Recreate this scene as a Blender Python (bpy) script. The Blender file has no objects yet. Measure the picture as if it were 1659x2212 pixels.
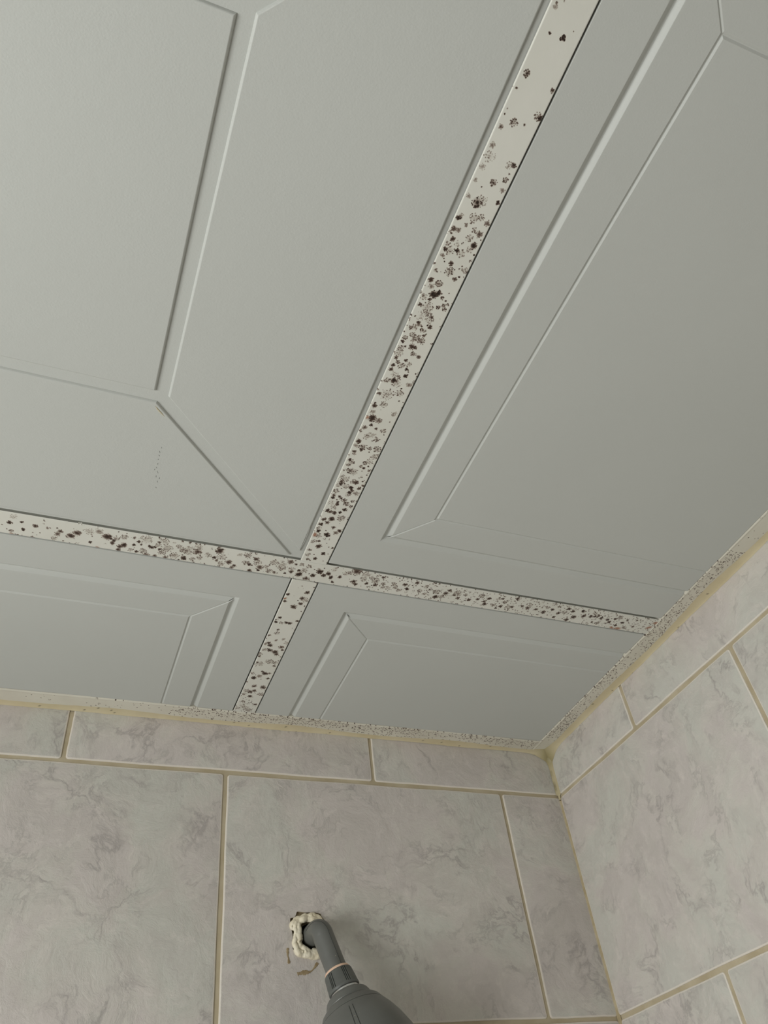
import bpy, bmesh, math, random
import numpy as np
from mathutils import Vector, Matrix

scene = bpy.context.scene
col = scene.collection
Z0 = 2.300                                   # underside of the ceiling grid

# ------------------------------------------------------------------ camera
cd = bpy.data.cameras.new('camera'); cam = bpy.data.objects.new('camera', cd); col.objects.link(cam)
R = ((0.92925335, -0.35463891, -0.10353485), (0.18002238, 0.6793855, -0.71135595), (0.32261457, 0.64239131, 0.69516419))
M = Matrix(((R[0][0], -R[1][0], -R[2][0]), (R[0][1], -R[1][1], -R[2][1]), (R[0][2], -R[1][2], -R[2][2])))
cam.matrix_world = Matrix.Translation((-0.60565, -0.82256, 1.82)) @ M.to_4x4()
cd.sensor_fit = 'VERTICAL'; cd.sensor_height = 36.0; cd.sensor_width = 27.0; cd.lens = 1689.36 * 36 / 2212
cd.clip_start = 0.01
scene.camera = cam

# ------------------------------------------------------------------ world, light, exposure
w = bpy.data.worlds.new('world'); scene.world = w; w.use_nodes = True
w.node_tree.nodes['Background'].inputs[0].default_value = (0.75, 0.85, 1.0, 1)
w.node_tree.nodes['Background'].inputs[1].default_value = 1.0
def area(name, loc, rot, sx, sy, power, color):
    l = bpy.data.lights.new(name, 'AREA'); l.shape = 'RECTANGLE'; l.size = sx; l.size_y = sy
    l.energy = power; l.color = color
    o = bpy.data.objects.new(name, l); col.objects.link(o); o.location = loc; o.rotation_euler = rot
    return o
area('window_daylight', (-1.44, -.68, 1.58), (0, math.radians(-90), 0), .80, .66, 14.3, (.975, .975, .925))
vs = scene.view_settings
vs.view_transform = 'Standard'; vs.look = 'None'; vs.exposure = 0.0; vs.gamma = 1.0; vs.use_curve_mapping = False

# ------------------------------------------------------------------ helpers
def tag(o, label=None, cat=None, group=None, kind=None):
    for k, v in (('label', label), ('category', cat), ('group', group), ('kind', kind)):
        if v: o[k] = v
    return o
def link(name, me, mats, parent=None, loc=None):
    for m in mats: me.materials.append(m)
    o = bpy.data.objects.new(name, me); col.objects.link(o)
    if parent: o.parent = parent
    if loc: o.location = loc
    return o
def build(name, bm, mats, parent=None, smooth=None):
    me = bpy.data.meshes.new(name); bm.normal_update(); bm.to_mesh(me); bm.free()
    if smooth is not None:
        me.shade_smooth(); me.set_sharp_from_angle(angle=math.radians(smooth))
    if not isinstance(mats, (list, tuple)): mats = [mats]
    return link(name, me, mats, parent)
def empty(name, loc):
    o = bpy.data.objects.new(name, None); col.objects.link(o); o.location = loc; o.empty_display_size = 0.05
    return o
def put(o, parent):                           # parent keeping world position (parents are unrotated empties)
    o.parent = parent; o.location = Vector(o.location) - Vector(parent.location)
    return o
def box(bm, a, b, mi=0):
    vs_ = [bm.verts.new((x, y, z)) for x in (a[0], b[0]) for y in (a[1], b[1]) for z in (a[2], b[2])]
    for f in ((0, 1, 3, 2), (4, 6, 7, 5), (0, 4, 5, 1), (2, 3, 7, 6), (0, 2, 6, 4), (1, 5, 7, 3)):
        fc = bm.faces.new([vs_[i] for i in f]); fc.material_index = mi
def area2(p): return sum(p[i][0] * p[(i + 1) % len(p)][1] - p[(i + 1) % len(p)][0] * p[i][1] for i in range(len(p))) / 2
def offset(poly, dists):
    """move every edge i (poly[i]->poly[i+1]) outwards by dists[i]; poly is counter-clockwise"""
    n = len(poly); L = []
    for i in range(n):
        a = poly[i]; b = poly[(i + 1) % n]; dx, dy = b[0] - a[0], b[1] - a[1]; l = math.hypot(dx, dy)
        nx, ny = dy / l, -dx / l
        L.append((nx, ny, nx * a[0] + ny * a[1] + dists[i]))
    out = []
    for i in range(n):
        a = L[i - 1]; b = L[i]; det = a[0] * b[1] - b[0] * a[1]
        if abs(det) < 1e-9: out.append((poly[i][0] + b[0] * dists[i], poly[i][1] + b[1] * dists[i]))
        else: out.append(((a[2] * b[1] - b[2] * a[1]) / det, (a[0] * b[2] - b[0] * a[2]) / det))
    return out
def stack(bm, rings, cap=True, mi=0, close_top=False):
    """rings: list of lists of 3-D points with equal counts"""
    V = [[bm.verts.new(p) for p in r] for r in rings]
    n = len(V[0])
    if cap:
        f = bm.faces.new(V[0][::-1]); f.material_index = mi
    for a, b in zip(V, V[1:]):
        for i in range(n):
            f = bm.faces.new((a[i], a[(i + 1) % n], b[(i + 1) % n], b[i])); f.material_index = mi
    if close_top:
        f = bm.faces.new(V[-1]); f.material_index = mi
def lathe(bm, prof, frame, n=64, radf=None, cap0=False, cap1=False, mi=0):
    """prof: (s, r) along the frame's axis"""
    o, ax, e1, e2 = frame; rings = []
    for k, (s, r) in enumerate(prof):
        ring = []
        for i in range(n):
            a = 2 * math.pi * i / n; rr = r + (radf(s, a) if radf else 0)
            ring.append(o + ax * s + (e1 * math.cos(a) + e2 * math.sin(a)) * rr)
        rings.append(ring)
    stack(bm, rings, cap=cap0, mi=mi, close_top=cap1)
def tube(bm, pts, rad, n=12, mi=0, caps=True):
    pts = [Vector(p) for p in pts]; rings = []
    t0 = (pts[1] - pts[0]).normalized(); up = t0.orthogonal().normalized()
    for i, p in enumerate(pts):
        t = (pts[min(i + 1, len(pts) - 1)] - pts[max(i - 1, 0)]).normalized()
        up = (up - t * up.dot(t)).normalized(); s = t.cross(up)
        r = rad(i / (len(pts) - 1)) if callable(rad) else rad
        rings.append([p + (up * math.cos(2 * math.pi * k / n) + s * math.sin(2 * math.pi * k / n)) * r for k in range(n)])
    stack(bm, rings, cap=caps, close_top=caps, mi=mi)
def wob(seed):
    r = random.Random(seed); a = [(r.uniform(20, 60), r.uniform(0, 6.3), r.uniform(.4, 1)) for _ in range(3)]
    b = [(r.uniform(120, 400), r.uniform(0, 6.3), r.uniform(.1, .35)) for _ in range(3)]
    return lambda t: sum(c * math.sin(f * t + p) for f, p, c in a + b) / 2.2

# ------------------------------------------------------------------ materials
def sr(r, g, b):
    f = lambda c: (c / 255 / 12.92) if c / 255 <= .04045 else ((c / 255 + .055) / 1.055) ** 2.4
    return (f(r), f(g), f(b), 1)
class NT:
    def __init__(s, name):
        s.m = bpy.data.materials.new(name); s.m.use_nodes = True; s.t = s.m.node_tree; s.n = s.t.nodes
        s.b = s.n['Principled BSDF']
    def new(s, t, **kw):
        nd = s.n.new(t)
        for k, v in kw.items():
            if k.startswith('_'): setattr(nd, k[1:], v)
        return nd
    def l(s, a, b): s.t.links.new(a, b)
    def coord(s): return s.new('ShaderNodeTexCoord').outputs['Object']
    def noise(s, vec, scale, detail=4, rough=.55, dist=0, out='Fac'):
        nd = s.new('ShaderNodeTexNoise'); nd.inputs['Scale'].default_value = scale; nd.inputs['Detail'].default_value = detail
        nd.inputs['Roughness'].default_value = rough; nd.inputs['Distortion'].default_value = dist
        if vec is not None: s.l(vec, nd.inputs['Vector'])
        return nd.outputs[out]
    def vor(s, vec, scale, feature='F1'):
        nd = s.new('ShaderNodeTexVoronoi', _feature=feature); nd.inputs['Scale'].default_value = scale; s.l(vec, nd.inputs['Vector']); return nd
    def math(s, op, a, b=None, clamp=False):
        nd = s.new('ShaderNodeMath', _operation=op, _use_clamp=clamp)
        for i, v in enumerate((a, b)):
            if v is None: continue
            if isinstance(v, (int, float)): nd.inputs[i].default_value = v
            else: s.l(v, nd.inputs[i])
        return nd.outputs[0]
    def ramp(s, f, stops, interp='LINEAR'):
        nd = s.new('ShaderNodeValToRGB'); cr = nd.color_ramp; cr.interpolation = interp
        while len(cr.elements) < len(stops): cr.elements.new(.5)
        for e, (p, c) in zip(cr.elements, stops):
            e.position = p; e.color = c if isinstance(c, (tuple, list)) else (c, c, c, 1)
        s.l(f, nd.inputs[0]); return nd.outputs['Color']
    def mix(s, f, a, b, mode='MIX'):
        nd = s.new('ShaderNodeMix', _data_type='RGBA', _blend_type=mode)
        for i, v in ((0, f), (6, a), (7, b)):
            if isinstance(v, (int, float)): nd.inputs[i].default_value = v
            elif isinstance(v, tuple): nd.inputs[i].default_value = v
            else: s.l(v, nd.inputs[i])
        return nd.outputs[2]
    def bump(s, h, strength, dist):
        nd = s.new('ShaderNodeBump'); nd.inputs['Strength'].default_value = strength; nd.inputs['Distance'].default_value = dist
        s.l(h, nd.inputs['Height']); s.l(nd.outputs[0], s.b.inputs['Normal']); return nd
    def col(s, c):
        if isinstance(c, tuple): s.b.inputs['Base Color'].default_value = c
        else: s.l(c, s.b.inputs['Base Color'])
    def rough(s, r, spec=.5):
        if isinstance(r, (int, float)): s.b.inputs['Roughness'].default_value = r
        else: s.l(r, s.b.inputs['Roughness'])
        s.b.inputs['Specular IOR Level'].default_value = spec

def m_panel(name, tint=(1, 1, 1), extra=1.0):
    t = NT(name); c = t.coord()
    base = t.ramp(t.noise(c, 3.0, 5), [(.3, sr(193, 195, 190)), (.7, sr(198, 200, 195))])
    v = t.vor(c, 28.0); rnd = t.new('ShaderNodeSeparateColor'); t.l(v.outputs['Color'], rnd.inputs[0])
    dot = t.math('MULTIPLY', t.math('LESS_THAN', v.outputs['Distance'], .016), t.math('GREATER_THAN', rnd.outputs[0], .93))
    t.col(t.mix(dot, base, sr(70, 60, 50)))
    h = t.math('ADD', t.noise(c, 900, 2), t.math('MULTIPLY', t.noise(c, 130, 3), .8 * extra))
    t.bump(h, .10 * extra, .0006); t.rough(.48, .35)
    return t.m
panel_m = m_panel('painted_panel')
rough_m = m_panel('painted_panel_rough', extra=1.6)

def m_mold(name, c0, c1, rough=.45):
    """cream enamelled metal; the attribute carries mould growth (R) and rust (G)"""
    t = NT(name); c = t.coord()
    base = t.ramp(t.noise(c, 14.0, 5), [(.35, c0), (.65, c1)])
    a = t.new('ShaderNodeAttribute', _attribute_name='growth'); sp = t.new('ShaderNodeSeparateColor'); t.l(a.outputs['Color'], sp.inputs[0])
    brk = t.noise(c, 1500, 2, .6)
    g = t.math('MULTIPLY', sp.outputs[0], t.math('ADD', t.math('MULTIPLY', brk, 1.1), .48), True)
    cg = t.ramp(g, [(0, base_none), (.05, base_none), (.34, sr(130, 112, 100)), (.62, sr(74, 56, 46)), (1, sr(26, 16, 10))])
    fac = t.ramp(g, [(0, 0.0), (.05, 0.0), (.22, .5), (.42, .92), (.7, 1.0)])
    x = t.mix(fac, base, cg)
    x = t.mix(sp.outputs[1], x, sr(150, 84, 34))
    t.col(x); t.bump(t.math('ADD', t.noise(c, 260, 3), t.math('MULTIPLY', sp.outputs[0], .8)), .12, .0006); t.rough(rough, .4)
    return t.m
base_none = sr(170, 158, 140)
tee_m = m_mold('enamelled_grid_metal', sr(217, 216, 206), sr(223, 222, 213))
angle_m = m_mold('enamelled_wall_angle', sr(212, 207, 192), sr(224, 220, 206))

def m_tile(name):
    t = NT(name); c0 = t.coord()
    at = t.new('ShaderNodeAttribute', _attribute_name='tile_seed')
    va = t.new('ShaderNodeVectorMath', _operation='ADD'); t.l(c0, va.inputs[0]); t.l(at.outputs['Color'], va.inputs[1]); c = va.outputs[0]
    wn = t.new('ShaderNodeTexNoise'); wn.inputs['Scale'].default_value = 9; wn.inputs['Detail'].default_value = 5; t.l(c, wn.inputs['Vector'])
    wv = t.new('ShaderNodeVectorMath', _operation='MULTIPLY_ADD'); t.l(wn.outputs['Color'], wv.inputs[0]); wv.inputs[1].default_value = (.10, .10, .10); t.l(c, wv.inputs[2])
    cw = wv.outputs[0]
    big = t.noise(cw, 8.5, 6, .6)
    x = t.ramp(big, [(.30, sr(208, 202, 195)), (.43, sr(211, 203, 198)), (.50, sr(213, 208, 200)), (.58, sr(209, 208, 199)), (.72, sr(211, 207, 200))])
    cl = t.noise(cw, 30, 9, .72)
    x = t.mix(t.ramp(cl, [(.42, 0.0), (.66, .5)]), x, sr(192, 185, 179))
    cl2 = t.noise(cw, 52, 9, .78)
    x = t.mix(t.ramp(cl2, [(.52, 0.0), (.70, .6)]), x, sr(229, 221, 214))
    # feathery darker veins: thin level lines of a warped noise, broken up by a mask
    v1 = t.math('ABSOLUTE', t.math('SUBTRACT', t.noise(cw, 11.5, 9, .62, .3), .5))
    vm = t.ramp(t.noise(c, 16, 3), [(.46, 0.0), (.60, 1.0)])
    vf = t.math('MULTIPLY', t.ramp(v1, [(0, .75), (.010, .35), (.028, 0.0)]), vm)
    x = t.mix(vf, x, sr(167, 160, 157))
    v2 = t.math('ABSOLUTE', t.math('SUBTRACT', t.noise(cw, 30, 8, .66), .52))
    vm2 = t.ramp(t.noise(c, 23, 3), [(.50, 0.0), (.62, 1.0)])
    vf2 = t.math('MULTIPLY', t.ramp(v2, [(0, .6), (.02, .2), (.04, 0.0)]), vm2)
    x = t.mix(vf2, x, sr(173, 168, 163))
    v = t.vor(c, 16.0); rnd = t.new('ShaderNodeSeparateColor'); t.l(v.outputs['Color'], rnd.inputs[0])
    dot = t.math('MULTIPLY', t.math('LESS_THAN', v.outputs['Distance'], .014), t.math('GREATER_THAN', rnd.outputs[0], .80))
    x = t.mix(dot, x, sr(60, 52, 44))
    ed = t.new('ShaderNodeAttribute', _attribute_name='tile_edge')
    x = t.mix(t.math('MULTIPLY', ed.outputs['Fac'], .75), x, sr(236, 228, 216))     # paler glaze on the rounded edges, also boosting the bevel highlight in the colour
    t.col(x)
    h = t.math('ADD', t.noise(cw, 60, 7, .62), t.math('MULTIPLY', cl2, .9))
    t.bump(h, .55, .0020); t.rough(t.ramp(cl, [(.3, .33), (.7, .46)]), .5)
    return t.m
tile_m = m_tile('marbled_tile')
def m_simple(name, a, b, scale=40, rough=.6, bump=.2, bd=.0005, metal=0, spec=.5):
    t = NT(name); c = t.coord()
    n = t.noise(c, scale, 5); t.col(t.ramp(n, [(.35, a), (.65, b)])); t.rough(rough, spec)
    t.bump(t.noise(c, scale * 8, 4), bump, bd); t.b.inputs['Metallic'].default_value = metal
    return t.m
grout_m = m_simple('tan_grout', sr(178, 164, 136), sr(194, 182, 156), 30, .8, .3)
def m_caulk():
    t = NT('yellowed_caulk'); c = t.coord()
    a = t.new('ShaderNodeAttribute', _attribute_name='growth'); sp = t.new('ShaderNodeSeparateColor'); t.l(a.outputs['Color'], sp.inputs[0])
    x = t.ramp(t.noise(c, 22, 4), [(.35, sr(203, 189, 154)), (.65, sr(214, 202, 170))])
    x = t.mix(sp.outputs[1], x, sr(128, 117, 66))          # olive staining in the corner
    x = t.mix(t.math('MULTIPLY', sp.outputs[0], t.math('ADD', t.noise(c, 500, 3), .4), True), x, sr(42, 32, 20))
    t.col(x); t.rough(.42, .4); t.bump(t.noise(c, 90, 3), .25, .0008); return t.m
caulk_m = m_caulk()
corner_m = m_simple('corner_grout', sr(168, 152, 118), sr(190, 176, 146), 60, .8, .3)
foam_m = m_simple('cream_sealant', sr(226, 214, 186), sr(238, 230, 208), 120, .55, .25)
glue_m = m_simple('tan_adhesive', sr(150, 134, 104), sr(184, 168, 138), 180, .85, .6, .0012)
smear_m = m_simple('brown_residue', sr(142, 122, 88), sr(168, 150, 118), 200, .7, .4)
black_m = m_simple('cavity_dark', sr(14, 13, 12), sr(24, 22, 20), 50, .9)
def m_grey():
    t = NT('satin_grey_plastic'); c = t.coord()
    x = t.ramp(t.noise(c, 30, 5), [(.35, sr(98, 99, 95)), (.65, sr(106, 107, 103))])
    fl = t.math('MULTIPLY', t.ramp(t.noise(c, 420, 2), [(.70, 0.0), (.73, 1.0)]), t.ramp(t.noise(c, 45, 2), [(.55, 0.0), (.62, 1.0)]))
    x = t.mix(fl, x, sr(176, 166, 146)); t.col(x); t.rough(.38, .5); t.bump(t.noise(c, 1200, 2), .06, .0003); return t.m
grey_m = m_grey()
collar_m = m_simple('dark_grey_plastic', sr(88, 90, 86), sr(98, 100, 96), 60, .5, .1)
seam_m = m_simple('dark_seam_plastic', sr(44, 45, 43), sr(54, 55, 53), 60, .6, .1)  # plain dark grey for the seam lines and paint chips
chrome_m = m_simple('chrome', sr(222, 222, 222), sr(228, 228, 228), 10, .10, 0.0, metal=1)
washer_m = m_simple('peach_plastic', sr(226, 190, 164), sr(232, 198, 174), 40, .5, .05)
white_m = m_simple('white_wall_paint', sr(146, 145, 142), sr(152, 151, 148), 8, .8, .1)
floor_m = m_simple('beige_floor', sr(96, 92, 86), sr(104, 100, 94), 6, .5, .1)
frame_m = m_simple('white_upvc', sr(228, 228, 226), sr(232, 232, 230), 8, .4, .05)
white_blob_m = m_simple('white_paint_crust', sr(226, 224, 214), sr(236, 234, 226), 300, .7, .5)

# ------------------------------------------------------------------ room shell
XL, YF, HT = -1.35, -2.0, 2.42
bm = bmesh.new(); box(bm, (XL - .1, YF - .1, -.1), (.1, .1, 0)); tag(build('floor', bm, floor_m), kind='structure')
bm = bmesh.new(); box(bm, (XL - .1, YF - .1, HT), (.1, .1, HT + .1))
box(bm, (XL, YF, Z0), (-1.032, 0.0, Z0 + .012)); box(bm, (-1.032, YF, Z0), (0, -.892, Z0 + .012))     # plain boarded ceiling beyond the grid
tag(build('ceiling', bm, white_m), kind='structure')
bm = bmesh.new(); box(bm, (XL - .1, YF - .1, 0), (.1, YF, HT)); tag(build('wall_front', bm, white_m), kind='structure')
wy0, wy1, wz0, wz1 = -1.15, -.35, 1.15, 2.0
bm = bmesh.new()
box(bm, (XL - .1, YF, 0), (XL, wy0, HT)); box(bm, (XL - .1, wy1, 0), (XL, .1, HT))
box(bm, (XL - .1, wy0, 0), (XL, wy1, wz0)); box(bm, (XL - .1, wy0, wz1), (XL, wy1, HT))
tag(build('wall_left', bm, white_m), kind='structure')
bm = bmesh.new()
for a, b in (((wy0, wz0), (wy1, wz0 + .03)), ((wy0, wz1 - .03), (wy1, wz1)), ((wy0, wz0 + .03), (wy0 + .03, wz1 - .03)), ((wy1 - .03, wz0 + .03), (wy1, wz1 - .03))):
    box(bm, (XL - .08, a[0], a[1]), (XL - .03, b[0], b[1]))
tag(build('window_1', bm, frame_m), kind='structure')

# ------------------------------------------------------------------ tiled walls
G = .0022                                     # half a grout joint
def rrect(u0, u1, v0, v1, r, o, wb, n=18):
    """rounded rectangle grown by o, with slightly wavy sides"""
    P = []
    cs = ((u1 - r, v0 + r, -90), (u1 - r, v1 - r, 0), (u0 + r, v1 - r, 90), (u0 + r, v0 + r, 180))
    for k, (cx, cy, a0) in enumerate(cs):
        for j in range(5):
            a = math.radians(a0 + 90 * j / 4); P.append((cx + math.cos(a) * (r + o), cy + math.sin(a) * (r + o)))
        nx = cs[(k + 1) % 4]; a = math.radians(a0 + 90)
        s = (cx + math.cos(a) * (r + o), cy + math.sin(a) * (r + o)); e = (nx[0] + math.cos(a) * (r + o), nx[1] + math.sin(a) * (r + o))
        for j in range(1, n):
            t = j / n; q = (s[0] + (e[0] - s[0]) * t, s[1] + (e[1] - s[1]) * t)
            d = wb[k](t * math.dist(s, e)) * .00045 * min(1, 6 * t, 6 * (1 - t)); P.append((q[0] + math.cos(a) * d, q[1] + math.sin(a) * d))
    return P
def fill_with_hole(bm, outer, inner, f3, d, mi):
    vs1 = [bm.verts.new(f3(u, v, d)) for u, v in outer]; vs2 = [bm.verts.new(f3(u, v, d)) for u, v in inner]
    es = [bm.edges.new((a[i], a[(i + 1) % len(a)])) for a in (vs1, vs2) for i in range(len(a))]
    r = bmesh.ops.triangle_fill(bm, edges=es, use_beauty=True)
    fs = [g for g in r['geom'] if isinstance(g, bmesh.types.BMFace)]
    for f in fs: f.material_index = mi
    return vs1, vs2, fs
TIP = [(-.3640, 2.0835), (-.3640, 2.0880), (-.3598, 2.0887), (-.3570, 2.0943), (-.3517, 2.0939), (-.3442, 2.0937), (-.3367, 2.0936), (-.3319, 2.0925), (-.3304, 2.0896), (-.3274, 2.0853),
       (-.3240, 2.0760), (-.3235, 2.0660), (-.3270, 2.0570), (-.3340, 2.0525), (-.3440, 2.0520), (-.3530, 2.0540), (-.3590, 2.0560), (-.3622, 2.0600), (-.3620, 2.0700), (-.3630, 2.0770)]
HOLE = [(-.3505, 2.0817), (-.3535, 2.0765), (-.3528, 2.0700), (-.3495, 2.0640), (-.3466, 2.0590), (-.3405, 2.0588), (-.3350, 2.0600), (-.3300, 2.0650), (-.3290, 2.0730), (-.3320, 2.0810), (-.3380, 2.0840), (-.3450, 2.0840)]
def tiled(name, f3, rows, umin, umax, seed, hole=False, bottom=0.0, skipz=None):
    bm = bmesh.new(); sl = bm.faces.layers.float_color.new('tile_seed'); se = bm.faces.layers.float.new('tile_edge'); rnd = random.Random(seed)
    BV = [(-.0016, 0), (-.0008, .00012), (-.0002, .0005), (0, .0013), (0.0001, .0035)]
    for (v0, v1, joint) in rows:
        us = []; u = joint
        while u > umin: u -= .349
        while u < umax: us.append(u); u += .349
        us = [max(a, umin) for a in us] + [umax + G * .6]
        for a, b in zip(us, us[1:]):
            if b - a < .012: continue
            u0, u1 = a + G + rnd.uniform(-.0004, .0004), b - G + rnd.uniform(-.0004, .0004)
            w0, w1 = v0 + G + rnd.uniform(-.0003, .0003), v1 - G + rnd.uniform(-.0003, .0003)
            wb = [wob(rnd.random()) for _ in range(4)]; sd = (rnd.uniform(-9, 9), rnd.uniform(-9, 9), rnd.uniform(-9, 9), 1)
            n0 = len(bm.faces); k0 = rnd.uniform(-.0002, .0002)
            rings = [[f3(p[0], p[1], -dd + k0) for p in rrect(u0, u1, w0, w1, .003, oo, wb)] for oo, dd in BV]
            cut = hole and u0 < -.345 < u1 and w0 < 2.07 < w1
            stack(bm, rings, cap=not cut, mi=0)
            if cut:
                o2 = rrect(u0, u1, w0, w1, .003, BV[0][0], wb)
                rr = random.Random(3); tip = []
                for i in range(len(TIP)):
                    p, q = TIP[i], TIP[(i + 1) % len(TIP)]
                    tip.append(p); tip.append(((p[0] + q[0]) / 2 + rr.uniform(-.0005, .0005), (p[1] + q[1]) / 2 + rr.uniform(-.0005, .0005)))
                _, hv, _ = fill_with_hole(bm, o2, tip, f3, k0, 0)
                lo = [bm.verts.new(f3(p[0], p[1], -.004)) for p in tip]
                for i in range(len(tip)):
                    f = bm.faces.new((hv[i], hv[(i + 1) % len(tip)], lo[(i + 1) % len(tip)], lo[i])); f.material_index = 2
            bm.faces.ensure_lookup_table()
            for f in bm.faces[n0:]:
                f[sl] = sd; f[se] = 1.0 if (len(f.verts) == 4 and f.material_index == 0) else 0.0
    D = -.0013
    outer = [(umin, 0), (umax, 0), (umax, Z0 + .004), (umin, Z0 + .004)]
    if hole:                                   # the bed behind the tiles, open where the pipe comes through
        tipo = offset(TIP[::-1] if area2(TIP) < 0 else TIP, [.0002] * len(TIP))
        _, a, _ = fill_with_hole(bm, outer, tipo, f3, D, 1)
        _, h, _ = fill_with_hole(bm, offset(tipo, [.001] * len(tipo)), HOLE, f3, -.0034, 2)
        back = [bm.verts.new(f3(p[0], p[1], -.09)) for p in HOLE]
        for i in range(len(HOLE)):
            f = bm.faces.new((h[i], h[(i + 1) % len(HOLE)], back[(i + 1) % len(HOLE)], back[i])); f.material_index = 3
        bm.faces.new(back).material_index = 3
    else:
        f = bm.faces.new([bm.verts.new(f3(u, v, D)) for u, v in outer]); f.material_index = 1
    return bm
rb = [(2.2395, Z0 + .0055, -.2580)]
z = 2.2395; j = 0
while z > .02:
    rb.append((max(z - .248, 0), z, -.0865 if j % 2 == 0 else -.2610)); z -= .248; j += 1
bm = tiled('wall_back', lambda u, v, d: (u, -d, v), rb, XL, 0, 5, hole=True)
box(bm, (XL, .12, 0), (.1, .16, HT), 1); box(bm, (XL, .003, Z0 + .004), (.1, .12, HT), 1)
tag(build('wall_back', bm, [tile_m, grout_m, glue_m, black_m], smooth=40), kind='structure')
rr_ = [(2.2395, Z0 + .0055, -.1750)]
z = 2.2395; j = 0
while z > .02:
    rr_.append((max(z - .248, 0), z, -.3450 if j % 2 == 0 else -.1785)); z -= .248; j += 1
bm = tiled('wall_right', lambda u, v, d: (-d, u, v), rr_, YF, -.0005, 17)
box(bm, (.012, YF, 0), (.1, .1, HT), 1)
tag(build('wall_right', bm, [tile_m, grout_m], smooth=40), kind='structure')

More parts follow.
